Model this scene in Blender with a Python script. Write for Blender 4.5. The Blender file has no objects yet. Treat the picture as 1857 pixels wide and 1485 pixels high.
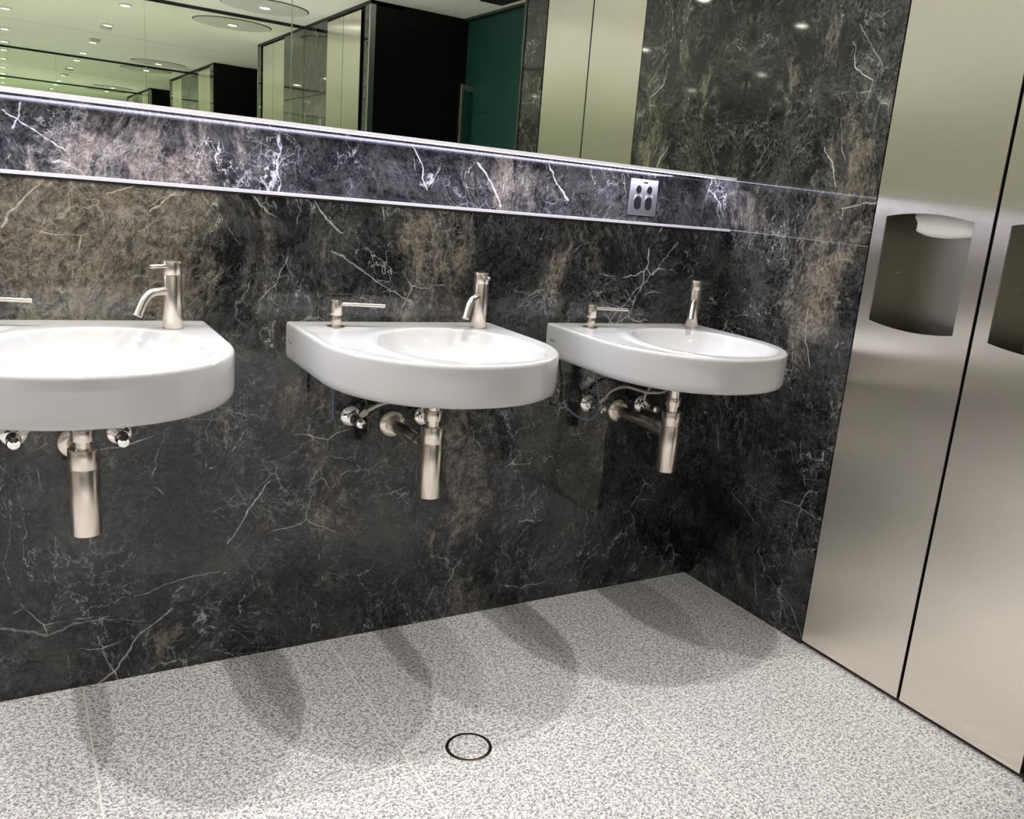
import bpy, bmesh, math, random
from mathutils import Vector, Matrix, Euler
PI = math.pi
random.seed(7)
SC = bpy.context.scene
COL = SC.collection

# ------------------------------------------------------------------ camera
cd = bpy.data.cameras.new('camera')
cam = bpy.data.objects.new('camera', cd)
COL.objects.link(cam)
cam.matrix_world = (Matrix.Translation((-1.9026, -2.0777, 1.1916)) @ Matrix.Rotation(-0.5798, 4, 'Z')
                    @ Matrix.Rotation(1.3284, 4, 'X') @ Matrix.Rotation(0.0937, 4, 'Z'))
cd.sensor_width = 36.0
cd.lens = 1581.96 / 1857 * 36
cd.shift_x = -(1025.97 - 928.5) / 1857
cd.shift_y = (756.54 - 742.5) / 1857
cd.clip_start = 0.01
SC.camera = cam

# ------------------------------------------------------------------ world, exposure, light paths
w = bpy.data.worlds.new('world'); SC.world = w
w.use_nodes = True
w.node_tree.nodes['Background'].inputs[0].default_value = (0.9, 0.95, 1.0, 1)
w.node_tree.nodes['Background'].inputs[1].default_value = 0.05
SC.view_settings.view_transform = 'Standard'
SC.view_settings.look = 'None'
SC.view_settings.gamma = 1
SC.view_settings.exposure = 0.38
SC.view_settings.use_curve_mapping = False
SC.cycles.max_bounces = 10
SC.cycles.glossy_bounces = 8
SC.cycles.diffuse_bounces = 4
SC.cycles.transmission_bounces = 2
SC.cycles.use_adaptive_sampling = True
SC.cycles.adaptive_threshold = 0.06
SC.cycles.adaptive_min_samples = 16
SC.cycles.sample_clamp_indirect = 6.0
SC.cycles.caustics_reflective = True
SC.cycles.use_denoising = True

# ------------------------------------------------------------------ room numbers
RD = 4.69            # distance between the two basin walls
XL = -5.2            # left end of the room
ZC = 2.236           # ceiling
ZL = 1.15            # ledge
ZM = 1.303           # underside of the mirrors
YM = 0.014           # mirror face
REC = 0.205          # depth of the ledge recess
XS = [-0.3613, -1.082, -1.8027]   # basin centres
HB = 0.856           # basin rim height
LAMPS = [(-0.395, -0.475), (-0.395, -4.215), (-1.112, -0.45), (-1.112, -4.24), (-1.812, -0.45), (-1.812, -4.24),
         (-2.53, -0.45), (-2.53, -4.24), (-3.25, -0.45), (-3.25, -4.24),
         (-1.112, -1.6), (-1.112, -3.02), (-1.812, -1.6), (-1.812, -3.02), (-2.9, -1.6), (-2.9, -3.02), (-4.3, -1.6), (-4.3, -3.02)]
P_SINK, P_ROOM = 12.0, 6.0
LAMP_COL = (1.0, 0.965, 0.925)

# ------------------------------------------------------------------ node helpers
class NT:
    def __init__(s, name):
        s.m = bpy.data.materials.new(name); s.m.use_nodes = True
        s.t = s.m.node_tree; s.b = s.t.nodes['Principled BSDF']; s.k = 0
    def n(s, typ, **kw):
        nd = s.t.nodes.new(typ)
        for k, v in kw.items():
            setattr(nd, k, v)
        return nd
    def l(s, a, b): s.t.links.new(a, b)
    def pos(s):
        return s.n('ShaderNodeNewGeometry').outputs['Position']
    def _in(s, sock, v):
        if v is None: return
        if hasattr(v, 'is_output') or hasattr(v, 'links'): s.l(v, sock)
        else: sock.default_value = v
    def math(s, op, a, b=None, c=None, clamp=False):
        nd = s.n('ShaderNodeMath', operation=op, use_clamp=clamp)
        s._in(nd.inputs[0], a); s._in(nd.inputs[1], b)
        if c is not None: s._in(nd.inputs[2], c)
        return nd.outputs[0]
    def vm(s, op, a, b=None):
        nd = s.n('ShaderNodeVectorMath', operation=op)
        s._in(nd.inputs[0], a)
        if b is not None: s._in(nd.inputs[1], b)
        return nd.outputs[0]
    def noise(s, vec, scale, detail=4, rough=.55, out='Fac', dist=0):
        nd = s.n('ShaderNodeTexNoise')
        s._in(nd.inputs['Vector'], vec)
        nd.inputs['Scale'].default_value = scale; nd.inputs['Detail'].default_value = detail
        nd.inputs['Roughness'].default_value = rough; nd.inputs['Distortion'].default_value = dist
        return nd.outputs[out]
    def vor(s, vec, scale, feat='DISTANCE_TO_EDGE', out='Distance', rnd=1):
        nd = s.n('ShaderNodeTexVoronoi', feature=feat)
        s._in(nd.inputs['Vector'], vec); nd.inputs['Scale'].default_value = scale
        nd.inputs['Randomness'].default_value = rnd
        return nd.outputs[out]
    def ss(s, v, a, b, c=0.0, d=1.0):
        nd = s.n('ShaderNodeMapRange', interpolation_type='SMOOTHSTEP')
        s._in(nd.inputs[0], v)
        for i, x in zip((1, 2, 3, 4), (a, b, c, d)): nd.inputs[i].default_value = x
        return nd.outputs[0]
    def mix(s, f, a, b):
        nd = s.n('ShaderNodeMix', data_type='RGBA')
        s._in(nd.inputs[0], f)
        for i, x in ((6, a), (7, b)):
            if isinstance(x, tuple): nd.inputs[i].default_value = (*x, 1)
            else: s.l(x, nd.inputs[i])
        return nd.outputs[2]
    def bump(s, h, strength, dist=.001):
        nd = s.n('ShaderNodeBump'); nd.inputs['Strength'].default_value = strength
        nd.inputs['Distance'].default_value = dist
        s.l(h, nd.inputs['Height']); s.l(nd.outputs[0], s.b.inputs['Normal'])

def simple(name, col, rough=.5, metal=0.0, spec=.5, vary=0.0, vscale=30, emit=None, es=0, ior=1.5):
    t = NT(name)
    t.b.inputs['Roughness'].default_value = rough
    t.b.inputs['Metallic'].default_value = metal
    t.b.inputs['Specular IOR Level'].default_value = spec
    t.b.inputs['IOR'].default_value = ior
    if vary:
        f = t.noise(t.pos(), vscale, 5)
        t.l(t.mix(f, tuple(c * (1 - vary) for c in col), tuple(min(1, c * (1 + vary)) for c in col)), t.b.inputs['Base Color'])
    else:
        t.b.inputs['Base Color'].default_value = (*col, 1)
    if emit:
        t.b.inputs['Emission Color'].default_value = (*emit, 1)
        t.b.inputs['Emission Strength'].default_value = es
    return t.m

# the boldest white veins of the slabs: (from, to, width, strength)
HERO = [
    ((-1.9106, 0.0, 1.0448), (-1.8907, 0.0, 1.0749), 1.0, 0.9),
    ((-1.8907, 0.0, 1.0749), (-1.8396, 0.0, 1.1301), 1.0, 0.9),
    ((-1.6429, 0.0, 1.0894), (-1.6266, 0.0, 1.1043), 0.9, 0.9),
    ((-1.6266, 0.0, 1.1043), (-1.597, 0.0, 1.1284), 0.9, 0.9),
    ((-1.7199, 0.0, 1.1206), (-1.65, 0.0, 1.1511), 0.8, 0.8),
    ((-1.7758, 0.0, -0.0022), (-1.7309, 0.0, 0.0336), 1.0, 0.75),
    ((-1.7309, 0.0, 0.0336), (-1.699, 0.0, 0.0916), 1.0, 0.75),
    ((-1.699, 0.0, 0.0916), (-1.6175, 0.0, 0.1634), 1.0, 0.75),
    ((-1.4842, 0.0, 0.3118), (-1.438, 0.0, 0.3848), 0.9, 0.8),
    ((-1.438, 0.0, 0.3848), (-1.3875, 0.0, 0.4607), 0.9, 0.8),
    ((-1.6915, 0.0, 0.2024), (-1.5896, 0.0, 0.2346), 0.7, 0.45),
    ((-1.5896, 0.0, 0.2346), (-1.5023, 0.0, 0.2421), 0.7, 0.45),
    ((-1.9578, 0.0, 0.1804), (-1.8766, 0.0, 0.1479), 1.2, 0.4),
    ((-1.8766, 0.0, 0.1479), (-1.7498, 0.0, 0.1684), 1.2, 0.4),
    ((-1.2901, 0.0, 1.1408), (-1.2657, 0.0, 1.0947), 1.0, 0.7),
    ((-1.2657, 0.0, 1.0947), (-1.2254, 0.0, 1.0716), 1.0, 0.7),
    ((-1.2508, 0.0, 1.025), (-1.196, 0.0, 0.9947), 1.0, 0.5),
    ((-1.196, 0.0, 0.9947), (-1.139, 0.0, 0.9566), 1.0, 0.5),
    ((-1.139, 0.0, 0.9566), (-1.0426, 0.0, 0.9107), 1.0, 0.5),
    ((-0.4298, 0.0, 0.8493), (-0.3248, 0.0, 0.9648), 0.9, 0.55),
    ((-0.3248, 0.0, 0.9648), (-0.199, 0.0, 1.1001), 0.9, 0.55),
    ((-0.7761, 0.205, 1.2685), (-0.7345, 0.205, 1.223), 1.2, 1.0),
    ((-0.7345, 0.205, 1.223), (-0.6956, 0.205, 1.1573), 1.2, 1.0),
    ((-0.5496, 0.205, 1.2877), (-0.5118, 0.205, 1.2346), 1.0, 0.9),
    ((-0.5118, 0.205, 1.2346), (-0.4739, 0.205, 1.1882), 1.0, 0.9),
    ((-0.9744, 0.205, 1.2986), (-0.9448, 0.205, 1.2477), 1.0, 0.9),
    ((-0.9448, 0.205, 1.2477), (-0.9253, 0.205, 1.1843), 1.0, 0.9),
    ((-1.8985, 0.205, 1.267), (-1.8504, 0.205, 1.2395), 0.8, 0.7),
    ((-1.8504, 0.205, 1.2395), (-1.7802, 0.205, 1.1957), 0.8, 0.7),
    ((-1.8631, 0.205, 1.2849), (-1.8788, 0.205, 1.2305), 1.0, 0.7),
    ((0.0, -0.332, 1.3962), (0.0, -0.3639, 1.356), 1.1, 0.95),
    ((0.0, -0.3639, 1.356), (0.0, -0.3923, 1.2946), 1.1, 0.95),
    ((0.0, -0.1738, 0.3484), (0.0, -0.2932, 0.285), 0.8, 0.5),
    ((0.0, -0.366, 0.1495), (-0.0, -0.4757, 0.0926), 0.8, 0.5),
    ((-0.0, -0.4757, 0.0926), (0.0, -0.5375, 0.0159), 0.8, 0.5),
    ((0.0, -0.0602, 0.5387), (0.0, -0.0851, 0.4534), 1.0, 0.6),
    ((0.0, -0.3617, 0.9582), (0.0, -0.3707, 0.8653), 1.1, 0.6),
    ((0.0, -0.3707, 0.8653), (0.0, -0.405, 0.8006), 1.1, 0.6),
    ((0.0, -0.4214, 1.2381), (0.0, -0.5346, 1.261), 1.0, 0.8),
    ((0.0, -0.3868, 1.7013), (0.0, -0.4798, 1.5938), 0.8, 0.4),
]

def marble(name, blobs, gain=1.0):
    t = NT(name)
    P = t.pos()
    def warp(src, scale, detail, amt, off=None):
        v = t.noise(src if off is None else t.vm('ADD', src, off), scale, detail, .5, 'Color')
        v = t.vm('SUBTRACT', v, (.5, .5, .5))
        nd = t.n('ShaderNodeVectorMath', operation='SCALE'); t.l(v, nd.inputs[0]); nd.inputs['Scale'].default_value = amt
        return nd.outputs[0]
    W = t.vm('ADD', P, warp(P, 1.5, 2, .34))
    W2 = t.vm('ADD', W, warp(P, 9, 3, .055))
    W3 = t.vm('ADD', W2, warp(P, 34, 3, .020))
    # big clouds, stretched upright
    S = t.vm('MULTIPLY', W2, (1.6, 1.6, .8))
    c1 = t.noise(S, 1.9, 9, .66)
    n2 = t.noise(t.vm('ADD', S, (4, 1, 7)), 6.0, 9, .72)
    patch = t.ss(c1, .50, .70, 0, .85)
    for (bx, by, bz, rx, rz, amt) in blobs:
        d = t.vm('SUBTRACT', P, (bx, by, bz))
        d = t.vm('MULTIPLY', d, (1 / rx, 1 / rx, 1 / rz))
        ln = t.n('ShaderNodeVectorMath', operation='LENGTH'); t.l(d, ln.inputs[0])
        patch = t.math('ADD', patch, t.ss(ln.outputs['Value'], 1.7, .2, 0, amt))
    grain = t.noise(W3, 75, 9, .82)
    st = t.noise(t.vm('MULTIPLY', W3, (1, 1, .30)), 42, 8, .80)       # upright fibres
    soft = t.noise(W2, 5, 8, .74)
    def lin(v, k, o): return t.math('MULTIPLY_ADD', v, k, o)
    # feathery tan factor
    f = t.math('ADD', lin(patch, 1.0, -.30), lin(n2, 3.0, -1.50))
    f = t.math('ADD', f, lin(st, 1.5, -.75))
    f = t.ss(f, .0, .75, 0, .90)
    g1 = t.math('ADD', lin(soft, 1.0, 0), lin(grain, .8, -.4))
    dark = t.mix(t.ss(g1, .38, .72), (.0080 * gain, .0086 * gain, .0100 * gain), (.064 * gain, .062 * gain, .058 * gain))
    g2 = t.math('ADD', lin(grain, .6, 0), lin(st, .4, 0))
    tan = t.mix(t.ss(g2, .40, .60), (.040 * gain, .036 * gain, .030 * gain), (.215 * gain, .190 * gain, .152 * gain))
    col = t.mix(f, dark, tan)
    # veins
    m0 = t.ss(t.noise(t.vm('ADD', W, (5, 5, 5)), 2.4, 5, .65), .47, .62)
    m1 = t.ss(t.noise(P, 4.2, 5, .65), .50, .62)
    m2 = t.ss(t.noise(t.vm('ADD', W, (2, 2, 2)), 5.5, 5, .68), .47, .60)
    m4 = t.ss(t.noise(t.vm('ADD', W, (15, 5, 5)), 8, 5, .70), .46, .58)
    def ridge(vec, scale, det, rg, a, b):
        return t.ss(t.math('ABSOLUTE', t.math('SUBTRACT', t.noise(vec, scale, det, rg), .5)), a, b)
    A = t.math('MULTIPLY', t.ss(t.vor(W2, 2.9), .0048, .0008), m1)
    A2 = t.math('MULTIPLY', t.ss(t.vor(t.vm('MULTIPLY', t.vm('ADD', W3, (3, 9, 4)), (1, 1, .55)), 6.5), .010, .002), t.math('MULTIPLY', m2, m4))
    B = t.math('MULTIPLY', t.ss(t.vor(t.vm('MULTIPLY', t.vm('ADD', W3, (3.1, 1.7, 5.2)), (1, 1, .7)), 11), .018, .003), t.math('MULTIPLY', m0, m4))
    C_ = t.math('MULTIPLY', t.ss(t.vor(t.vm('ADD', W3, (7.1, 2.7, 1.2)), 24), .040, .004), t.math('MULTIPLY', m2, m4))
    D = t.math('MULTIPLY', ridge(t.vm('MULTIPLY', W, (1, 1, .6)), 3.0, 7, .60, .0030, .0003), m2)
    E_ = t.math('MULTIPLY', ridge(t.vm('ADD', W3, (9, 4, 1)), 8.0, 8, .66, .0075, .0005), t.math('ADD', m1, .15, None, True))
    F_ = t.math('MULTIPLY', ridge(t.vm('ADD', W3, (19, 4, 11)), 13.0, 8, .70, .013, .001), t.math('ADD', lin(f, .7, 0), lin(m0, .6, .10), None, True))
    G_ = t.math('MULTIPLY', ridge(t.vm('MULTIPLY', t.vm('ADD', W3, (2, 14, 3)), (1, 1, .5)), 17.0, 8, .72, .016, .001), t.math('ADD', lin(f, .8, 0), lin(m4, .4, 0), None, True))
    vn = t.math('MAXIMUM', t.math('MULTIPLY', A, .95), t.math('MULTIPLY', A2, .75))
    for v_, k_ in ((B, .44), (C_, .28), (D, .75), (E_, .45), (F_, .36), (G_, .30)):
        vn = t.math('MAXIMUM', vn, t.math('MULTIPLY', v_, k_))
    hp = t.vm('ADD', t.vm('ADD', P, warp(P, 16, 3, .030)), warp(P, 60, 3, .008))
    for a_, b_, w_, k_ in HERO:
        ba = Vector(b_) - Vector(a_)
        pa = t.vm('MULTIPLY', t.vm('SUBTRACT', hp, a_), (0, 1, 1) if abs(a_[0]) < 1e-3 and abs(b_[0]) < 1e-3 else (1, 0, 1))
        dt = t.n('ShaderNodeVectorMath', operation='DOT_PRODUCT'); t.l(pa, dt.inputs[0]); dt.inputs[1].default_value = tuple(ba / ba.length_squared)
        h_ = t.math('MULTIPLY', dt.outputs['Value'], 1.0, None, True)
        sc = t.n('ShaderNodeVectorMath', operation='SCALE'); sc.inputs[0].default_value = tuple(ba); t.l(h_, sc.inputs['Scale'])
        ln = t.n('ShaderNodeVectorMath', operation='LENGTH'); t.l(t.vm('SUBTRACT', pa, sc.outputs[0]), ln.inputs[0])
        vn = t.math('MAXIMUM', vn, t.ss(ln.outputs['Value'], .0030 * w_, .0006 * w_, 0, k_))
    vn = t.math('MULTIPLY', vn, t.ss(grain, .36, .60, .35, 1.0))
    vcol = t.mix(f, (.60 * gain, .60 * gain, .58 * gain), (.58 * gain, .53 * gain, .43 * gain))
    t.l(t.mix(vn, col, vcol), t.b.inputs['Base Color'])
    t.b.inputs['Roughness'].default_value = .05
    t.b.inputs['IOR'].default_value = 1.5
    return t.m

def granite(name):
    t = NT(name)
    P = t.pos()
    a = t.noise(P, 185, 2.5, .6, dist=.9)
    b = t.noise(P, 90, 4, .6)
    c = t.noise(P, 2.2, 3, .5)
    v = t.math('ADD', t.math('MULTIPLY', a, .8), t.math('MULTIPLY', b, .2))
    f = t.ss(v, .42, .56)
    lo = t.mix(c, (.24, .235, .23), (.30, .285, .29))
    hi = t.mix(c, (.83, .82, .80), (.89, .865, .87))
    col = t.mix(f, lo, hi)
    col = t.mix(t.ss(v, .36, .30), col, (.16, .155, .155))
    sx = t.n('ShaderNodeSeparateXYZ'); t.l(P, sx.inputs[0])
    def line(s, off, step, wd):
        u = t.math('DIVIDE', t.math('SUBTRACT', s, off), step)
        fr = t.math('ABSOLUTE', t.math('SUBTRACT', t.math('FRACT', t.math('ADD', u, .5)), .5))
        return t.ss(t.math('MULTIPLY', fr, step), wd * 1.3, wd * .7)
    g = t.math('MULTIPLY', t.math('MAXIMUM', line(sx.outputs[0], -.087, .5727, .0017), line(sx.outputs[1], -.573, .600, .0014)), .75)
    t.l(t.mix(g, col, (.93, .90, .83)), t.b.inputs['Base Color'])
    t.b.inputs['Roughness'].default_value = .42
    t.b.inputs['Specular IOR Level'].default_value = .35
    return t.m

def steel(name, col, rough, aniso, axis='Z', streak=.04):
    """brushed steel, grain running along `axis`"""
    t = NT(name)
    P = t.pos()
    sc = {'Z': (60, 60, 1.2), 'N': (1, 1, 1)}[axis]
    g = t.noise(t.vm('MULTIPLY', P, sc), 9, 4, .6)
    g2 = t.noise(P, 2.0, 2, .5)
    t.l(t.mix(g, tuple(c * (1 - streak) for c in col), tuple(c * (1 + streak) for c in col)), t.b.inputs['Base Color'])
    t.b.inputs['Metallic'].default_value = 1
    t.b.inputs['Roughness'].default_value = rough
    t.b.inputs['Anisotropic'].default_value = aniso
    if aniso:
        tg = t.n('ShaderNodeTangent', direction_type='RADIAL', axis='Z')
        t.l(tg.outputs[0], t.b.inputs['Tangent'])
        # gentle oil-canning of the sheet
        h = t.noise(t.vm('MULTIPLY', P, (1, 2.0, 1.4)), 1.6, 1, .4)
        t.bump(h, .25, .012)
    return t.m

# ------------------------------------------------------------------ materials
M = {}
M['marble'] = marble('dark_veined_marble', [(-1.72, 0, 1.03, .26, .20, .9), (-1.0, 0, 1.02, .13, .22, .7), (-.55, 0, 1.04, .14, .14, .5), (-1.30, 0, .90, .12, .2, .45),
                     (0, -.38, 1.00, .10, .26, .95), (0, -.42, 1.55, .10, .30, .3), (0, -.06, 1.23, .09, .10, .55), (-.62, .2, 1.2, .12, .12, .5), (-1.5, .2, 1.22, .2, .12, .5),
                     (-1.25, 0, .50, .25, .22, .35), (0, -.25, 1.75, .12, .3, .25)])
M['granite'] = granite('speckled_granite')
M['ceiling'] = simple('ceiling_paint', (.88, .88, .84), .7, vary=.01)
M['disc'] = simple('ceiling_panel_paint', (.60, .60, .56), .6, vary=.01)
M['black_gap'] = simple('shadow_gap', (.012, .012, .012), .6)
M['plaster'] = simple('pale_plaster', (.62, .60, .55), .6, vary=.03, vscale=3)
M['blackwall'] = simple('black_laminate', (.006, .006, .006), .35, spec=.25, vary=.2)
M['ceramic'] = simple('white_ceramic', (.545, .545, .542), .05, ior=1.5, vary=.004)
M['nickel'] = steel('brushed_nickel', (.73, .67, .59), .24, 0)
M['chrome'] = simple('chrome', (.86, .85, .83), .07, 1)
M['panel'] = steel('brushed_steel_panel', (.88, .84, .765), .27, .94)
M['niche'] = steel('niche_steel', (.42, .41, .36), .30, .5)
M['darksteel'] = simple('dark_plinth', (.07, .055, .05), .35, .6)
M['nosing'] = simple('pale_nosing', (.80, .78, .86), .25)
M['edge'] = simple('aluminium_edge', (.78, .77, .80), .22, 1)
M['darkmetal'] = simple('dark_metal_frame', (.10, .10, .095), .3, .9)
M['mirror'] = simple('mirror_silver', (.86, .92, .79), 0.0, 1)
M['mirror_edge'] = simple('mirror_bevel', (.55, .62, .55), .15, 1)
M['led'] = simple('led_diffuser', (.9, .9, .95), .5, emit=(.82, .80, 1.0), es=18.0)
M['soffit'] = simple('soffit_metal', (.75, .73, .76), .45)
M['lens'] = simple('lamp_lens', (1, 1, 1), .4, emit=(1, .97, .88), es=30)
M['trimwhite'] = simple('lamp_trim', (.85, .85, .82), .4)
M['glass'] = simple('frosted_teal_glass', (.018, .085, .072), .45, ior=1.5, spec=.4, vary=.15, vscale=2)
M['paper'] = simple('tissue_paper', (.86, .85, .82), .8, vary=.02)
M['socket'] = simple('socket_plastic', (.008, .008, .009), .5, spec=.12)
M['outlet'] = steel('outlet_steel', (.55, .54, .55), .3, 0)
M['joint'] = simple('joint_filler', (.05, .05, .048), .6, spec=.2)
M['grout'] = simple('joint_grout', (.30, .29, .27), .5)
M['hose'] = simple('braided_hose', (.55, .53, .49), .32, .9, vary=.25, vscale=900)
M['tube'] = simple('soap_tube', (.095, .12, .17), .15, ior=1.4)
M['logo'] = simple('logo_print', (.22, .21, .21), .5)
M['white_plastic'] = simple('white_plastic', (.7, .7, .66), .4)
M['brass'] = simple('drain_rim', (.12, .09, .06), .28, .9)

# ------------------------------------------------------------------ mesh helpers
def obj(name, vs, fs, mat, parent=None, smooth=False, mats=None, fm=None):
    me = bpy.data.meshes.new(name)
    me.from_pydata([tuple(v) for v in vs], [], fs)
    me.materials.append(mat)
    if mats:
        for m in mats: me.materials.append(m)
    if fm:
        for i, k in fm.items(): me.polygons[i].material_index = k
    bm = bmesh.new(); bm.from_mesh(me)
    bmesh.ops.recalc_face_normals(bm, faces=bm.faces)
    bm.to_mesh(me); bm.free()
    if smooth:
        me.polygons.foreach_set('use_smooth', [True] * len(me.polygons))
        try: me.set_sharp_from_angle(angle=math.radians(38))
        except Exception: pass
    o = bpy.data.objects.new(name, me)
    COL.objects.link(o)
    if parent: o.parent = parent
    return o

def tag(o, label=None, cat=None, group=None, kind=None):
    if label: o['label'] = label
    if cat: o['category'] = cat
    if group: o['group'] = group
    if kind: o['kind'] = kind
    return o

def empty(name, loc, label, cat, group=None, rz=0):
    o = bpy.data.objects.new(name, None); COL.objects.link(o)
    o.empty_display_size = .05
    o.location = loc; o.rotation_euler = (0, 0, rz)
    return tag(o, label, cat, group)

def copy_tree(o, parent=None):
    c = o.copy(); COL.objects.link(c); c.parent = parent
    for ch in [x for x in bpy.data.objects if x.parent == o]:
        copy_tree(ch, c)
    return c

class MB:
    def __init__(s): s.v, s.f = [], []
    def add(s, vs, fs):
        k = len(s.v); s.v += [tuple(v) for v in vs]; s.f += [tuple(i + k for i in f) for f in fs]; return s
    def box(s, x0, x1, y0, y1, z0, z1):
        vs = [(x, y, z) for z in (z0, z1) for y in (y0, y1) for x in (x0, x1)]
        return s.add(vs, [(0, 2, 3, 1), (4, 5, 7, 6), (0, 1, 5, 4), (2, 6, 7, 3), (0, 4, 6, 2), (1, 3, 7, 5)])
    def bbox(s, x0, x1, y0, y1, z0, z1, r=.001, seg=2):
        bm = bmesh.new(); bmesh.ops.create_cube(bm, size=1)
        for v in bm.verts:
            v.co = ((x0 + x1) / 2 + v.co.x * (x1 - x0), (y0 + y1) / 2 + v.co.y * (y1 - y0), (z0 + z1) / 2 + v.co.z * (z1 - z0))
        bmesh.ops.bevel(bm, geom=bm.edges[:], offset=r, segments=seg, affect='EDGES', profile=.5)
        bm.verts.index_update()
        s.add([v.co.copy() for v in bm.verts], [[v.index for v in f.verts] for f in bm.faces]); bm.free(); return s
    def lathe(s, prof, n=40, mat=None):
        """prof: (radius, height) pairs round Z, then transformed by mat"""
        mat = mat or Matrix()
        vs, fs = [], []
        for r, z in prof:
            for i in range(n):
                a = 2 * PI * i / n; vs.append(mat @ Vector((r * math.cos(a), r * math.sin(a), z)))
        for j in range(len(prof) - 1):
            for i in range(n):
                k = (i + 1) % n; fs.append((j * n + i, j * n + k, (j + 1) * n + k, (j + 1) * n + i))
        if prof[0][0] > 1e-6: fs.append(tuple(range(n))[::-1])
        if prof[-1][0] > 1e-6: fs.append(tuple((len(prof) - 1) * n + i for i in range(n)))
        return s.add(vs, fs)
    def tube(s, pts, r, n=16, caps=True):
        pts = [Vector(p) for p in pts]; rr = r if isinstance(r, (list, tuple)) else [r] * len(pts)
        up = Vector((0, 0, 1)); vs, fs = [], []
        prev = None
        for i, p in enumerate(pts):
            d = (pts[min(i + 1, len(pts) - 1)] - pts[max(i - 1, 0)]).normalized()
            if prev is None:
                a = d.cross(up)
                if a.length < .05: a = d.cross(Vector((1, 0, 0)))
                a.normalize()
            else:
                a = (prev - d * prev.dot(d)).normalized()
            b = d.cross(a); prev = a
            for k in range(n):
                t = 2 * PI * k / n; vs.append(p + (a * math.cos(t) + b * math.sin(t)) * rr[i])
        for j in range(len(pts) - 1):
            for k in range(n):
                q = (k + 1) % n; fs.append((j * n + k, j * n + q, (j + 1) * n + q, (j + 1) * n + k))
        if caps: fs += [tuple(range(n))[::-1], tuple((len(pts) - 1) * n + k for k in range(n))]
        return s.add(vs, fs)
    def build(s, name, mat, parent=None, smooth=False): return obj(name, s.v, s.f, mat, parent, smooth)

def rounded_cyl(r, z0, z1, b=.001):
    return [(r - b, z0), (r - b * .3, z0 + b * .3), (r, z0 + b), (r, z1 - b), (r - b * .3, z1 - b * .3), (r - b, z1)]

def spline(pts, n=8):
    P = [Vector(p) for p in pts]; out = []
    P = [P[0] * 2 - P[1]] + P + [P[-1] * 2 - P[-2]]
    for i in range(1, len(P) - 2):
        for k in range(n):
            t = k / n
            out.append(.5 * ((2 * P[i]) + (-P[i - 1] + P[i + 1]) * t + (2 * P[i - 1] - 5 * P[i] + 4 * P[i + 1] - P[i + 2]) * t * t
                             + (-P[i - 1] + 3 * P[i] - 3 * P[i + 1] + P[i + 2]) * t ** 3))
    out.append(P[-2]); return out

def struct(o): return tag(o, kind='structure')

# ------------------------------------------------------------------ floor and ceiling
struct(MB().box(XL, .75, -RD - .25, .25, -.06, 0).build('floor', M['granite']))
struct(MB().box(XL, .75, -RD - .25, .25, ZC, ZC + .06).build('ceiling', M['ceiling']))

# ------------------------------------------------------------------ the two basin walls (back: y=0, front: y=-RD)
def basin_wall(side, front=False):
    Y = (lambda y: -RD - y) if front else (lambda y: y)
    def B(mb, x0, x1, y0, y1, z0, z1):
        a, b = sorted((Y(y0), Y(y1))); mb.box(x0, x1, a, b, z0, z1)
    m = MB()
    B(m, XL, 0, 0, .25, 0, ZL - .0006)
    B(m, XL, 0, REC, .25, ZL - .0006, ZC)
    struct(m.build('wall_' + side, M['marble']))
    # bulkhead that carries the mirror
    m = MB(); B(m, XL, 0, YM + .006, REC, ZM + .001, ZC - .001)
    struct(m.build('trim_%d' % (2 if front else 1), M['soffit']))
    # ledge nosing: a pale metal edge with a dark shadow line under it
    m = MB(); B(m, XL, 0, -.0035, .014, ZL - .0058, ZL + .0012)
    struct(m.build('trim_%d' % (4 if front else 3), M['nosing']))
    m = MB(); B(m, XL, 0, -.0012, .004, ZL - .0105, ZL - .0058)
    struct(m.build('trim_%d' % (6 if front else 5), M['black_gap']))
    # bottom edge of the mirror
    m = MB(); B(m, XL, 0, YM - .014, YM + .004, ZM - .0048, ZM + .0025)
    struct(m.build('trim_%d' % (8 if front else 7), M['nosing']))
    m = MB(); B(m, XL, 0, YM - .002, YM + .006, ZC - .022, ZC - .0005)
    struct(m.build('trim_%d' % (10 if front else 9), M['black_gap']))
    # light line under the bulkhead
    m = MB(); B(m, XL + .1, -.010, .030, .112, ZM - .0012, ZM + .0008)
    o = m.build('led_strip', M['led'])
    tag(o, 'white light strip under the mirror %s' % ('of the opposite basin wall' if front else 'above the marble ledge behind the basins'), 'light', 'light strips under the mirrors')
    # mirror sheets
    J = -1.346
    if front: J = -1.05
    for (a, b, which) in ((J + .0008, -.0015, 'right'), (XL, J - .0008, 'left')):
        m = MB(); B(m, a, b, YM, YM + .005, ZM + .0025, ZC - .022)
        o = m.build('mirror', M['mirror'])
        if front:
            lb = 'mirror sheet on the opposite basin wall, %s' % ('the one beside the steel cabinets' if which == 'right' else 'the long one away from the cabinets')
        else:
            lb = 'wall mirror sheet above the marble ledge, %s of the thin upright joint' % which
        tag(o, lb, 'mirror', 'wall mirrors over the basins')
    m = MB(); B(m, J - .0012, J + .0012, YM - .0008, YM + .004, ZM + .004, ZC - .022)
    struct(m.build('trim_%d' % (12 if front else 11), M['mirror_edge']))
basin_wall('back')
basin_wall('front', True)
struct(MB().box(XL - .1, XL, -RD - .25, .25, 0, ZC).build('wall_left', M['plaster']))

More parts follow.
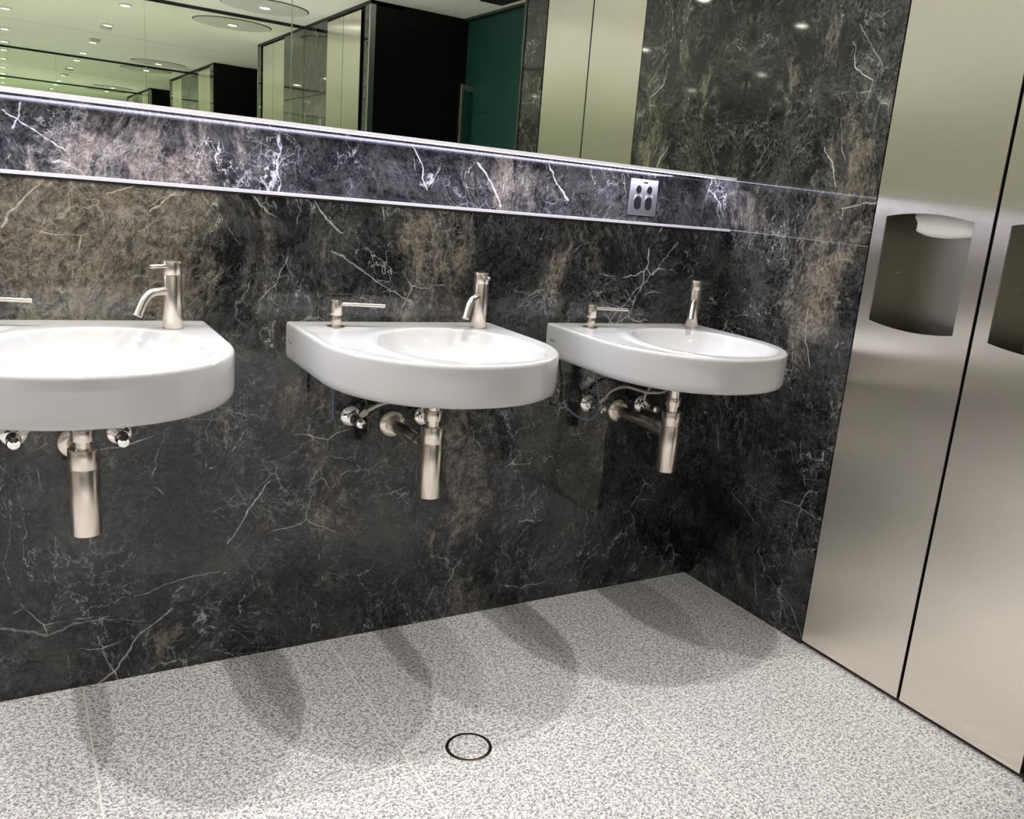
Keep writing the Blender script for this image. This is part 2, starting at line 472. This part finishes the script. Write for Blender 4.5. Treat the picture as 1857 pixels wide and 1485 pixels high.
# ------------------------------------------------------------------ right wall with cabinet banks and the opening
CW = .3387
Y1, Y2, Y3, Y4 = -.5318, -.5318 - CW, -.5318 - 2 * CW, -1.384
Z1, Z0 = ZC - .022, 0
def my(y): return -RD - y
m = MB()
def slab(a, b):
    y0, y1 = sorted((a, b)); m.box(0, .2, y0, y1, 0, Z1)
m.box(0, .2, 0, .25, 0, Z1)
slab(0, Y1); slab(Y3 - .006, Y4)
slab(my(0), my(Y1)); slab(my(Y3) + .07, my(Y4) - .004); m.box(0, .2, -RD - .25, -RD, 0, Z1)
# wall behind the cabinets
m.box(.19, .2, Y3 - .006, Y1, 0, Z1); m.box(.19, .2, my(Y1), my(Y3) + .07, 0, Z1)
struct(m.build('wall_right', M['marble']))
# joints between the marble slabs
def joint(n, y0, z0, y1, z1, mat, h=.0011):
    struct(obj('trim_%d' % n, [(-.0006, y0, z0 - h), (-.0006, y1, z1 - h), (-.0006, y1, z1 + h), (-.0006, y0, z0 + h),
                       (.004, y0, z0 - h), (.004, y1, z1 - h), (.004, y1, z1 + h), (.004, y0, z0 + h)],
               [(0, 1, 2, 3), (7, 6, 5, 4), (0, 4, 5, 1), (1, 5, 6, 2), (2, 6, 7, 3), (3, 7, 4, 0)], mat))
joint(21, -.006, ZL, Y1, ZL - .003, M['grout'], .0007)
joint(22, Y3 - .006, 1.71, Y4, 1.71, M['black_gap'], .003)
joint(23, my(Y3) + .07, 1.75, my(Y4), 1.75, M['black_gap'], .003)
joint(24, my(Y1), 1.75, my(0), 1.75, M['black_gap'], .003)
struct(MB().box(-.0012, .2, Y4, 0, Z1, ZC - .0005).box(-.0012, .2, -RD, my(Y4), Z1, ZC - .0005).build('trim_25', M['black_gap']))
# metal corner posts at the opening
struct(MB().box(-.004, .2, Y4 - .0165, Y4, 0, Z1).build('trim_26', M['darkmetal']))
struct(MB().box(-.004, .03, my(Y4) - .018, my(Y4) + .001, 0, Z1).build('trim_27', M['outlet']))
# opening: black side, marble side, teal glass at the back
struct(MB().box(.2, .75, my(Y4) - .1, my(Y4), 0, ZC - .001).build('wall_opening_far', M['blackwall']))
struct(MB().box(.0, .2, my(Y4) - .0035, my(Y4), 0, ZC - .001).box(.0, .2, Y4 - .0205, Y4 - .0165, 0, ZC - .001).build('trim_28', M['blackwall']))
struct(MB().box(.02, .19, my(Y3) + .001, my(Y3) + .069, 0, Z1).build('trim_31', M['black_gap']))
struct(MB().box(.2, .75, Y4 + .0, Y4 + .1, 0, ZC - .001).build('wall_opening_near', M['blackwall']))
door = tag(MB().box(.635, .65, my(Y4) + .002, Y4 - .006, .01, ZC - .015).build('door_1', M['glass']), kind='structure')
hd = MB()
hy = -3.195
hd.bbox(.55, .572, hy - .02, hy + .02, .75, 1.838, .003)
hd.box(.572, .634, hy - .012, hy + .012, 1.80, 1.83); hd.box(.572, .634, hy - .012, hy + .012, .76, .79)
hd.build('door_handle', M['nickel'], door)
struct(MB().box(.6, .66, my(Y4) + .001, Y4 - .004, ZC - .014, ZC - .001).build('trim_29', M['darkmetal']))
tag(MB().box(.42, .56, -2.72, -1.9, ZC - .004, ZC).build('ceiling_vent', M['black_gap']), 'dark square ceiling vent beside the teal glass door', 'vent')

# ------------------------------------------------------------------ steel cabinets
def cabinet(loc, label, group, flip=False):
    """origin at the floor, back-wall-side front corner; local -y runs along the wall, +x goes into the wall"""
    t = empty('towel_cabinet', loc, label, 'cabinet', group)
    W = CW
    g = .0045
    a, b = -g, -(W - g)                      # door edges
    if flip: W = CW
    zb, zt = .014, Z1 - .012
    oL, oR = -.041, -.041 - .2475            # opening edges
    N = 20
    def top(y): u = (y - (oL + oR) / 2) / ((oL - oR) / 2); return 1.228 + .0125 * (1 - u * u)
    def bot(y): u = (y - (oL + oR) / 2) / ((oL - oR) / 2); return .962 - .0115 * (1 - u * u)
    ys = [a] + [oL + (oR - oL) * i / N for i in range(N + 1)] + [b]
    vs, fs = [], []
    th = .004
    for y in ys:
        yy = min(max(y, oR), oL)
        for z in (zb, bot(yy), top(yy), zt): vs.append((0, y, z))
    n1 = len(vs)
    vs += [(th, v[1], v[2]) for v in vs]
    for i in range(len(ys) - 1):
        for k in range(3):
            if k == 1 and 1 <= i <= N: continue
            q = (i * 4 + k, i * 4 + k + 1, (i + 1) * 4 + k + 1, (i + 1) * 4 + k)
            fs.append(q); fs.append(tuple(j + n1 for j in q[::-1]))
    def rim(c):
        for p, q in zip(c, c[1:] + c[:1]): fs.append((p, q, q + n1, p + n1))
    L = len(ys) - 1
    rim([i * 4 for i in range(L + 1)] + [L * 4 + 1, L * 4 + 2, L * 4 + 3] + [i * 4 + 3 for i in range(L - 1, -1, -1)] + [2, 1])
    rim([i * 4 + 1 for i in range(1, N + 2)] + [i * 4 + 2 for i in range(N + 1, 0, -1)])
    d = obj('door', vs, fs, M['panel'], t)
    # carcass behind the door, seen as the dark gap between doors
    c = MB()
    for (p, q) in ((0, a - .012), (b + .012, -W)): c.box(.020, .17, min(p, q), max(p, q), .01, zt)
    c.box(.020, .17, -W, 0, zt, Z1)
    c.build('carcass', M['black_gap'], t)
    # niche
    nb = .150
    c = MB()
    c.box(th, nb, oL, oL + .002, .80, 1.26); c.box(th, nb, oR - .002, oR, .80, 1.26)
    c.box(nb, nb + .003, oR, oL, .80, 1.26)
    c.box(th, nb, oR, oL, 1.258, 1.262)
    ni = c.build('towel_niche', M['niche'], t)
    MB().box(th, nb, oR, oL, .79, .80).build('bin_bottom', M['black_gap'], t)
    MB().lathe([(.0, 0), (.004, .0), (.0045, .0015), (.003, .003), (0, .0035)], 16, Matrix.Translation((.085, oL, 1.088)) @ Matrix.Rotation(PI / 2, 4, 'X')).build('screw', M['chrome'], t, True)
    MB().box(.055, nb, oR + .001, oL - .045, 1.240, 1.246).build('dispenser_tray', M['nickel'], t)
    MB().box(.012, .18, -W, 0, 0, .012).build('plinth', M['darksteel'], t)
    return t
cg = 'steel towel cabinets in the right wall'
cabinet((0, Y1, 0), 'tall brushed steel towel cabinet next to the marble, paper sheet hanging in its opening', cg)
cabinet((0, Y2, 0), 'tall brushed steel towel cabinet cut by the photo right edge, empty dark opening', cg)
cabinet((0, my(Y3) , 0), 'steel cabinet seen in the mirror, nearest to the black wall', cg)
cabinet((0, my(Y2) , 0), 'steel cabinet seen in the mirror, far bank beside the marble', cg)

# paper towel hanging in the first cabinet
vs, fs = [], []
NY, NZ = 16, 6
for i in range(NY + 1):
    u = i / NY
    for j in range(NZ + 1):
        v = j / NZ
        y = -.640 - u * .178
        if i == 0: y += (.006 * math.sin(v * 7) - .010 * v)
        zb = 1.193 - .007 * math.sin(PI * min(1, u * 1.15)) + (.006 * (1 - u / .2) if u < .2 else 0)
        z = 1.247 + (zb - 1.247) * v
        x = .034 - .012 * math.sin(v * PI * .8) * (1 - .4 * u) + .004 * math.sin(u * 5)
        vs.append((x, y, z))
for i in range(NY):
    for j in range(NZ):
        k = i * (NZ + 1) + j; fs.append((k, k + 1, k + NZ + 2, k + NZ + 1))
pt = obj('paper_towel', vs, fs, M['paper'], None, True)
sd = pt.modifiers.new('thick', 'SOLIDIFY'); sd.thickness = .0012
tag(pt, 'white paper towel sheet hanging from the top of the cabinet opening', 'paper towel')

# ------------------------------------------------------------------ wash basin
def outline(n=144):
    """half of plan: closed loop in local coords (x across, y out from the wall, negative)"""
    pts = []
    hw, y0, D = .271, -.262, .286
    # left back corner -> left side -> front arc -> right side -> right back corner, back edge
    for i in range(10): pts.append((-hw + .0, -.0005 + (y0) * i / 10))
    na = n
    for i in range(na + 1):
        a = PI + PI * i / na
        c, s = math.cos(a), math.sin(a)
        e = 2 / 2.12
        pts.append((hw * math.copysign(abs(c) ** e, c), y0 + D * math.copysign(abs(s) ** e, s)))
    for i in range(9, -1, -1): pts.append((hw, -.0005 + y0 * i / 10))
    for i in range(1, 28): pts.append((hw - 2 * hw * i / 28, -.0005))
    return pts
def bowl_edge(a):
    """bowl outline in direction a round the bowl centre"""
    c, s = math.cos(a), math.sin(a)
    rx = .188 if c > 0 else .178
    ry = .210 if s > 0 else .212
    n = 2.35
    r = (abs(c / rx) ** n + abs(s / ry) ** n) ** (-1 / n)
    # left side leans: narrower at the back, wider in front
    if c < 0: r *= 1 - .20 * max(0, s) * abs(c) + .0
    return r
def make_basin():
    t = empty('wash_basin', (XS[0], 0, HB), 'x', 'basin')
    out = outline(); n = len(out)
    cx, cy = .030, -.297
    ang = [math.atan2(p[1] - cy, p[0] - cx) for p in out]
    vs, rings = [], []
    def ring(f):
        rings.append(len(vs))
        for i in range(n): vs.append(f(i))
    def edge(i): return bowl_edge(ang[i])
    # bowl floor -> bowl edge
    prof = [(.06, -.0800), (.20, -.0795), (.38, -.0775), (.54, -.072), (.68, -.0625), (.79, -.050), (.87, -.037), (.925, -.0245), (.962, -.0135), (.985, -.0060), (1.0, -.0018), (1.018, -.0003)]
    def bp(i, s, z):
        r = edge(i) * s
        return (cx + r * math.cos(ang[i]), cy + r * math.sin(ang[i]), z)
    for s, z in prof: ring(lambda i, s=s, z=z: bp(i, s, z))
    def shelf(x, y):
        """shallow soap shelf on the left of the bowl"""
        ex = cx + bowl_edge(math.atan2(y - cy, x - cx)) * math.cos(math.atan2(y - cy, x - cx))
        ax = ex - .022 - x
        k = min(1, max(0, ax / .010)) * min(1, max(0, (-y - .088) / .015)) * min(1, max(0, (x + .262 - max(0, (-y - .30)) * .6) / .012))
        k = k if x < -.10 else 0
        return -.0042 * k * k * (3 - 2 * k)
    MID = 16
    for k in range(1, MID + 1):
        def f(i, k=k):
            a0 = bp(i, 1.018, 0); b0 = inset(i, .0068)
            u = k / MID
            x = a0[0] + (b0[0] - a0[0]) * u; y = a0[1] + (b0[1] - a0[1]) * u
            return (x, y, shelf(x, y))
        def inset(i, d):
            x, y = out[i]
            return (x * (1 - d / .271), -.0005 + (y + .0005) * (1 - d / .548) - (.0 if y < -.01 else 0))
        ring(f)
    def ins(i, d):
        x, y = out[i]; return (x * (1 - d / .271), -.0005 + (y + .0005) * (1 - d / .548))
    for d, z in ((.0040, -.0008), (.0018, -.0025), (.0005, -.0048), (0, -.008), (0, -.030), (.0005, -.070), (.001, -.080), (.0035, -.0865), (.008, -.0905), (.014, -.092), (.05, -.092), (.15, -.094)):
        ring(lambda i, d=d, z=z: (*ins(i, d), z))
    fs = []
    for a, b in zip(rings, rings[1:]):
        for i in range(n):
            k = (i + 1) % n; fs.append((a + i, a + k, b + k, b + i))
    fs.append(tuple(range(n))); fs.append(tuple(rings[-1] + i for i in range(n))[::-1])
    o = obj('bowl', vs, fs, M['ceramic'], t, True)
    o.data.set_sharp_from_angle(angle=math.radians(60))
    # maker's mark on the left side
    fc = bpy.data.curves.new('logo', 'FONT'); fc.body = 'Duravit'; fc.size = .0095; fc.extrude = .0001
    tmp = bpy.data.objects.new('logo_tmp', fc); COL.objects.link(tmp)
    dg = bpy.context.evaluated_depsgraph_get()
    me = bpy.data.meshes.new_from_object(tmp.evaluated_get(dg)); bpy.data.objects.remove(tmp)
    me.materials.clear(); me.materials.append(M['logo'])
    lo = bpy.data.objects.new('logo', me); COL.objects.link(lo); lo.parent = t
    lo.location = (-.2713, -.020, -.046); lo.rotation_euler = (PI / 2, 0, -PI / 2)
    lo['label'] = 'small grey maker name on the side'
    return t
def make_faucet():
    t = empty('basin_faucet', (0, 0, 0), 'x', 'faucet')
    r = .0192
    MB().lathe([(r + .001, 0), (r + .001, .0015)] + rounded_cyl(r, .0015, .1115, .0006), 48).build('body', M['nickel'], t, True)
    cap = MB().lathe([(r - .002, .1112), (r - .002, .1130)] + rounded_cyl(r, .1128, .1405, .001), 48).build('cap', M['nickel'], t, True)
    sp = spline([(.010, 0, .079), (.035, 0, .079), (.052, 0, .0755), (.066, 0, .064), (.076, 0, .047), (.0835, 0, .0325)], 6)
    MB().tube(sp, [.0085] * (len(sp) - 2) + [.0088, .0092], 24).build('spout', M['nickel'], t, True)
    lv = MB().tube([(.012, 0, 0), (.030, 0, 0), (.0585, 0, 0), (.060, 0, 0)], [.0042, .0042, .0042, .0034], 16).build('lever', M['nickel'], t, True)
    lv.location = (0, 0, .131)
    return t
def make_soap():
    t = empty('soap_dispenser', (0, 0, 0), 'x', 'soap dispenser')
    MB().lathe([(.021, 0), (.021, .0012), (.0135, .0022)] + rounded_cyl(.0125, .0022, .028, .0004), 40).build('neck', M['nickel'], t, True)
    MB().lathe([(.012, .027)] + rounded_cyl(.0148, .0275, .0645, .0008), 40).build('pump_head', M['nickel'], t, True)
    MB().tube([(.010, 0, .0535), (.030, 0, .0535), (.112, 0, .0525), (.114, 0, .0525)], [.0045, .0045, .0045, .0038], 16).build('nozzle', M['nickel'], t, True)
    return t
def make_trap():
    t = empty('bottle_trap', (0, 0, 0), 'x', 'waste trap')
    zz = lambda z: z - HB
    A = Matrix.Translation((0, -.255, 0))
    MB().lathe([(.0165, zz(.64)), (.0165, zz(.664)), (.0165, zz(.758))], 36, A).build('tailpiece', M['nickel'], t, True)
    MB().lathe(rounded_cyl(.0215, zz(.667), zz(.690), .001), 36, A).build('nut', M['nickel'], t, True)
    MB().lathe([(.017, zz(.650))] + [(r, z) for r, z in rounded_cyl(.0275, zz(.6125), zz(.6505), .001)][::-1] + [(.026, zz(.6115))], 48, A).build('collar', M['nickel'], t, True)
    MB().lathe([(.0262, zz(.612))] + [(r, z) for r, z in rounded_cyl(.0275, zz(.478), zz(.6115), .0012)][::-1], 48, A).build('bottle', M['nickel'], t, True)
    H = Matrix.Translation((0, 0, zz(.590))) @ Matrix.Rotation(PI / 2, 4, 'X')
    MB().lathe([(.0165, .004), (.0165, .235)], 36, H).build('waste_pipe', M['nickel'], t, True)
    MB().lathe(rounded_cyl(.0225, .178, .238, .001), 36, H).build('pipe_sleeve', M['nickel'], t, True)
    MB().lathe([(.036, .0005), (.0358, .004), (.032, .0085), (.022, .0115), (.0168, .012)], 48, H).build('wall_flange', M['nickel'], t, True)
    return t
def make_valve(sx):
    t = empty('stop_valve', (0, 0, 0), 'x', 'valve')
    H = Matrix.Rotation(PI / 2, 4, 'X')
    MB().lathe([(.0275, .0005), (.0272, .004), (.024, .008), (.015, .011), (.010, .012)], 40, H).build('wall_flange', M['chrome'], t, True)
    MB().lathe([(.0085, .010), (.0085, .030), (.0125, .031), (.0140, .036), (.0140, .048), (.0110, .054), (.0100, .058)], 32, H).build('valve_body', M['chrome'], t, True)
    # knob, faceted
    MB().lathe([(.0095, .057), (.0125, .0585), (.0132, .062), (.0132, .078), (.0115, .082), (.004, .083)], 10, H).build('knob', M['chrome'], t)
    # outlet nut, aimed up and sideways
    d = Vector((sx * .75, -.05, .66)).normalized()
    q = d.to_track_quat('Z', 'Y').to_matrix().to_4x4()
    MB().lathe([(.007, .008), (.007, .018)] + rounded_cyl(.0092, .018, .034, .0008), 6, Matrix.Translation((0, -.042, 0)) @ q).build('outlet_nut', M['nickel'], t)
    return t
basin = make_basin(); faucet = make_faucet(); soap = make_soap(); trap = make_trap()
valveL, valveR = make_valve(1), make_valve(-1)
used = set()
def place(proto, loc, rz, label, group):
    o = proto
    if proto.name in used: o = copy_tree(proto)
    else: used.add(proto.name)
    o.location = loc; o.rotation_euler = (0, 0, rz)
    o['label'] = label; o['group'] = group
    return o
def kid(o, stem):
    return [c for c in bpy.data.objects if c.parent == o and c.name.split('.')[0] == stem][0]
bpy.context.view_layer.update()

SHORT = ['opposite wall, nearest the steel cabinets', 'opposite wall, in the middle', 'opposite wall, far left']
SIDE = ['nearest the corner and the steel cabinets', 'in the middle of the row', 'cut by the left edge of the photo']
# faucet (x, y, spout angle, lever angle) measured basin by basin
FA = [(.194, -.070, -134, 10), (.191, -.086, -140, -98), (.188, -.100, -149, -140)]
for flip in (False, True):
    for k in range(3):
        if not flip:
            xb, yb, rz = XS[k], 0, 0
            who = SIDE[k]; wh = ''
        else:
            xb, yb, rz = XS[k], -RD, PI
            who = ['basin nearest the steel cabinets', 'middle basin', 'basin furthest from the steel cabinets'][k] + ' on the opposite wall'
        Rz = Matrix.Rotation(rz, 3, 'Z')
        def L(x, y, z):
            v = Rz @ Vector((x, y, z)); return (xb + v.x, yb + v.y, v.z)
        if not flip:
            n_ = who; lab = lambda s: s + ' ' + n_
            lb = ['white wall-hung ceramic basin nearest the corner and the steel cabinets', 'white wall-hung ceramic basin in the middle of the row, between the other two', 'white wall-hung ceramic basin cut off by the left photo edge'][k]
            lf = ['brushed nickel faucet on the corner basin, spout towards the viewer', 'brushed nickel faucet on the middle basin, lever turned to the front', 'brushed nickel faucet on the left basin, spout and lever both pointing left'][k]
            ls = ['nickel soap dispenser on the basin nearest the corner', 'nickel soap dispenser on the middle basin', 'nickel soap dispenser on the left basin, only its nozzle tip in the photo'][k]
            lt = ['nickel bottle trap under the basin nearest the corner', 'nickel bottle trap under the middle basin', 'nickel bottle trap under the left basin'][k]
            lv = ['the basin nearest the corner', 'the middle basin', 'the left basin'][k]
        else:
            lb = 'white ceramic basin seen only in reflection, ' + SHORT[k]
            lf = 'nickel faucet seen only in reflection, ' + SHORT[k]
            ls = 'soap dispenser seen only in reflection, ' + SHORT[k]
            lt = 'bottle trap seen only in reflection, ' + SHORT[k]
            lv = 'the opposite ' + ['basin near the cabinets', 'middle basin', 'far left basin'][k]
        G = ' on the opposite wall' if flip else ''
        place(basin, L(0, 0, HB), rz, lb, 'wash basins' + G)
        fx, fy, sa, la = FA[k]
        f = place(faucet, L(fx, fy, HB), rz + math.radians(sa), lf, 'faucets' + G)
        kid(f, 'lever').rotation_euler = (0, 0, math.radians(la - sa))
        place(soap, L(-.175, -.072, HB), rz + math.radians(-9), ls, 'soap dispensers' + G)
        place(trap, L(.004, 0, HB), rz, lt, 'bottle traps' + G)
        place(valveL, L(-.108, 0, .617), rz, 'chrome stop valve left of the trap, ' + lv, 'stop valves' + G)
        place(valveR, L(.090, 0, .607), rz, 'chrome stop valve right of the trap, ' + lv, 'stop valves' + G)
        if not flip:
            for s in (1, -1):
                if s == 1:
                    pts = [(-.108 + .026, -.045, .617 + .022), (-.055, -.047, .653), (-.01, -.055, .664), (.05, -.075, .655), (.10, -.085, .668), (.150, -.085, .70), (.180, -.085, .765)]
                    if k == 0: pts = [(-.082, -.045, .640), (-.060, -.047, .664), (-.02, -.055, .676), (.02, -.06, .668), (.06, -.075, .660), (.12, -.085, .672), (.175, -.085, .765)]
                    lb2 = 'braided water hose arching from the left valve under ' + lv
                else:
                    pts = [(.090 - .026, -.045, .607 + .022), (.072, -.05, .66), (.11, -.06, .70), (.172, -.075, .735), (.19, -.075, .768)]
                    lb2 = 'short braided hose rising from the right valve under ' + lv
                pts = spline([L(*p) for p in pts], 8)
                tag(MB().tube(pts, .0050, 12).build('water_hose', M['hose'], None, True), lb2, 'hose', 'water hoses under the basins')
        if not flip and k < 2:
            if k == 1: pts = [(-.182, -.10, .768), (-.186, -.10, .70), (-.186, -.10, .655), (-.186, -.098, .638), (-.198, -.090, .629)]
            else: pts = [(-.180, -.10, .768), (-.160, -.10, .73), (-.142, -.10, .66), (-.142, -.10, .615), (-.16, -.09, .592), (-.19, -.07, .600), (-.215, -.05, .622)]
            tag(MB().tube(spline([L(*p) for p in pts], 8), .0034, 10).build('soap_tube', M['tube'], None, True),
                ['thin curled soap tube hanging under the basin nearest the corner', 'thin straight blue-grey soap tube hanging under the middle basin'][k], 'tube', 'soap tubes')

# ------------------------------------------------------------------ socket plate in the recess
sp = empty('power_socket', (-.1962, REC, 1.223), 'steel double power socket in the lit recess near the corner', 'power socket')
MB().bbox(-.054, .054, -.004, 0, -.056, .056, .0012).build('face_plate', M['outlet'], sp)
for i, sx in enumerate((-.0218, .0205)):
    for nm, cz, hw, hh in (('switch', .0235, .0095, .0115), ('socket_insert', -.0175, .0125, .0195)):
        ring_, n = [], 32
        for kk in range(n):
            a = 2 * PI * kk / n
            ring_.append((hw * math.cos(a), hh * math.sin(a) if hh < .012 else (math.copysign(hh - hw, math.sin(a)) + hw * math.sin(a))))
        for nm2, gr, y, mt in ((nm, 1.0, -.0062, M['socket']), (nm + '_rim', 1.14, -.0050, M['edge'])):
            vs = [(x * gr, y, z * gr) for x, z in ring_] + [(x * gr, 0, z * gr) for x, z in ring_]
            fs = [tuple(range(n)), tuple(range(n, 2 * n))[::-1]] + [(kk, (kk + 1) % n, n + (kk + 1) % n, n + kk) for kk in range(n)]
            o = obj(nm2, vs, fs, mt, sp); o.location = (sx, 0, cz)
    for dx in (-.011, .011):
        o = MB().lathe([(0, 0), (.0022, 0), (.0022, .0008)], 12, Matrix.Translation((sx + dx, -.0051, .0045)) @ Matrix.Rotation(-PI / 2, 4, 'X')).build('indicator', M['white_plastic'], sp)
o = MB().box(-.004, .012, -.0045, -.0039, .043, .0475).build('marking', M['socket'], sp)

# ------------------------------------------------------------------ floor drain
fd = empty('floor_drain', (-1.093, -.575, 0), 'round granite-filled floor drain with a dark metal ring', 'floor drain')
MB().lathe([(.0445, -.001), (.0445, .0012), (.0505, .0012), (.0515, .0006), (.0520, -.001)], 64).build('rim', M['brass'], fd, True)
MB().lathe([(.0, .0004), (.0425, .0004), (.0445, .0003)], 64).build('cover', M['granite'], fd)

# ------------------------------------------------------------------ ceiling: discs, lamps, sensors
for i, (x, y) in enumerate(LAMPS[:2]):
    t = empty('ceiling_disc', (x, y, ZC), 'round grey ceiling panel round a lamp, %s' % ('over the corner basin' if i == 0 else 'over the opposite basin wall'), 'ceiling panel', 'round ceiling panels')
    MB().lathe([(0, -.006), (.268, -.006), (.268, 0)], 96).build('panel', M['disc'], t)
    MB().lathe([(.268, -.0005), (.268, -.003), (.276, -.003), (.276, -.0005)], 96).build('shadow_ring', M['black_gap'], t)
lampg = 'ceiling downlights'
def make_lamp():
    t = empty('downlight', (0, 0, ZC), 'x', 'ceiling light')
    MB().lathe([(.030, -.010), (.033, -.013), (.040, -.013), (.043, -.009), (.043, 0)], 40).build('trim_ring', M['trimwhite'], t, True)
    MB().lathe([(0, -.0125), (.0275, -.0125), (.0295, -.0105)], 40).build('lens', M['lens'], t)
    return t
lamp = make_lamp()
nm = ['over the corner basin', 'opposite, over the corner basin there', 'over the middle basin', 'over the opposite middle basin', 'over the left basin', 'over the opposite left basin']
for i, (x, y) in enumerate(LAMPS):
    if i < 6: lb = 'small round ceiling downlight ' + nm[i]
    else: lb = 'small round ceiling downlight %s' % ['second beyond the left basin', 'second beyond the opposite left basin', 'furthest left over the basin wall', 'furthest left over the opposite wall',
         'in the room middle, near the right wall, basin side', 'in the room middle, near the right wall, far side', 'in the room middle, second column, basin side', 'in the room middle, second column, far side',
         'in the room middle, third column, basin side', 'in the room middle, third column, far side', 'in the room middle, by the left wall, basin side', 'in the room middle, by the left wall, far side'][i - 6]
    o = place(lamp, (x, y, ZC), 0, lb, lampg)
    ld = bpy.data.lights.new('downlight_beam', 'SPOT')
    ld.energy = PI * (P_SINK if i < 10 else P_ROOM) * ((3.0 if i < 10 else 5.5) if y < -2.4 else (1.7 if i in (6, 8) else 1.0))
    ld.color = LAMP_COL
    ld.spot_size = math.radians((124 if i < 10 else 104) if y > -2.4 else 86); ld.spot_blend = 1.0
    ld.shadow_soft_size = .018
    lo = bpy.data.objects.new('downlight_beam', ld); COL.objects.link(lo)
    lo.location = (x, y, ZC - .016)
for i, y in enumerate((-1.85, -2.85)):
    t = empty('smoke_detector', (-1.112, y, ZC), 'small round smoke detector on the ceiling, %s' % ('basin side' if i == 0 else 'far side'), 'smoke detector', 'smoke detectors')
    MB().lathe([(.046, 0), (.046, -.012), (.040, -.022), (0, -.024)], 32).build('housing', M['disc'], t, True)
struct(MB().box(XL, 0, -RD / 2 - .002, -RD / 2 + .002, ZC - .0008, ZC + .001).build('trim_30', M['grout']))
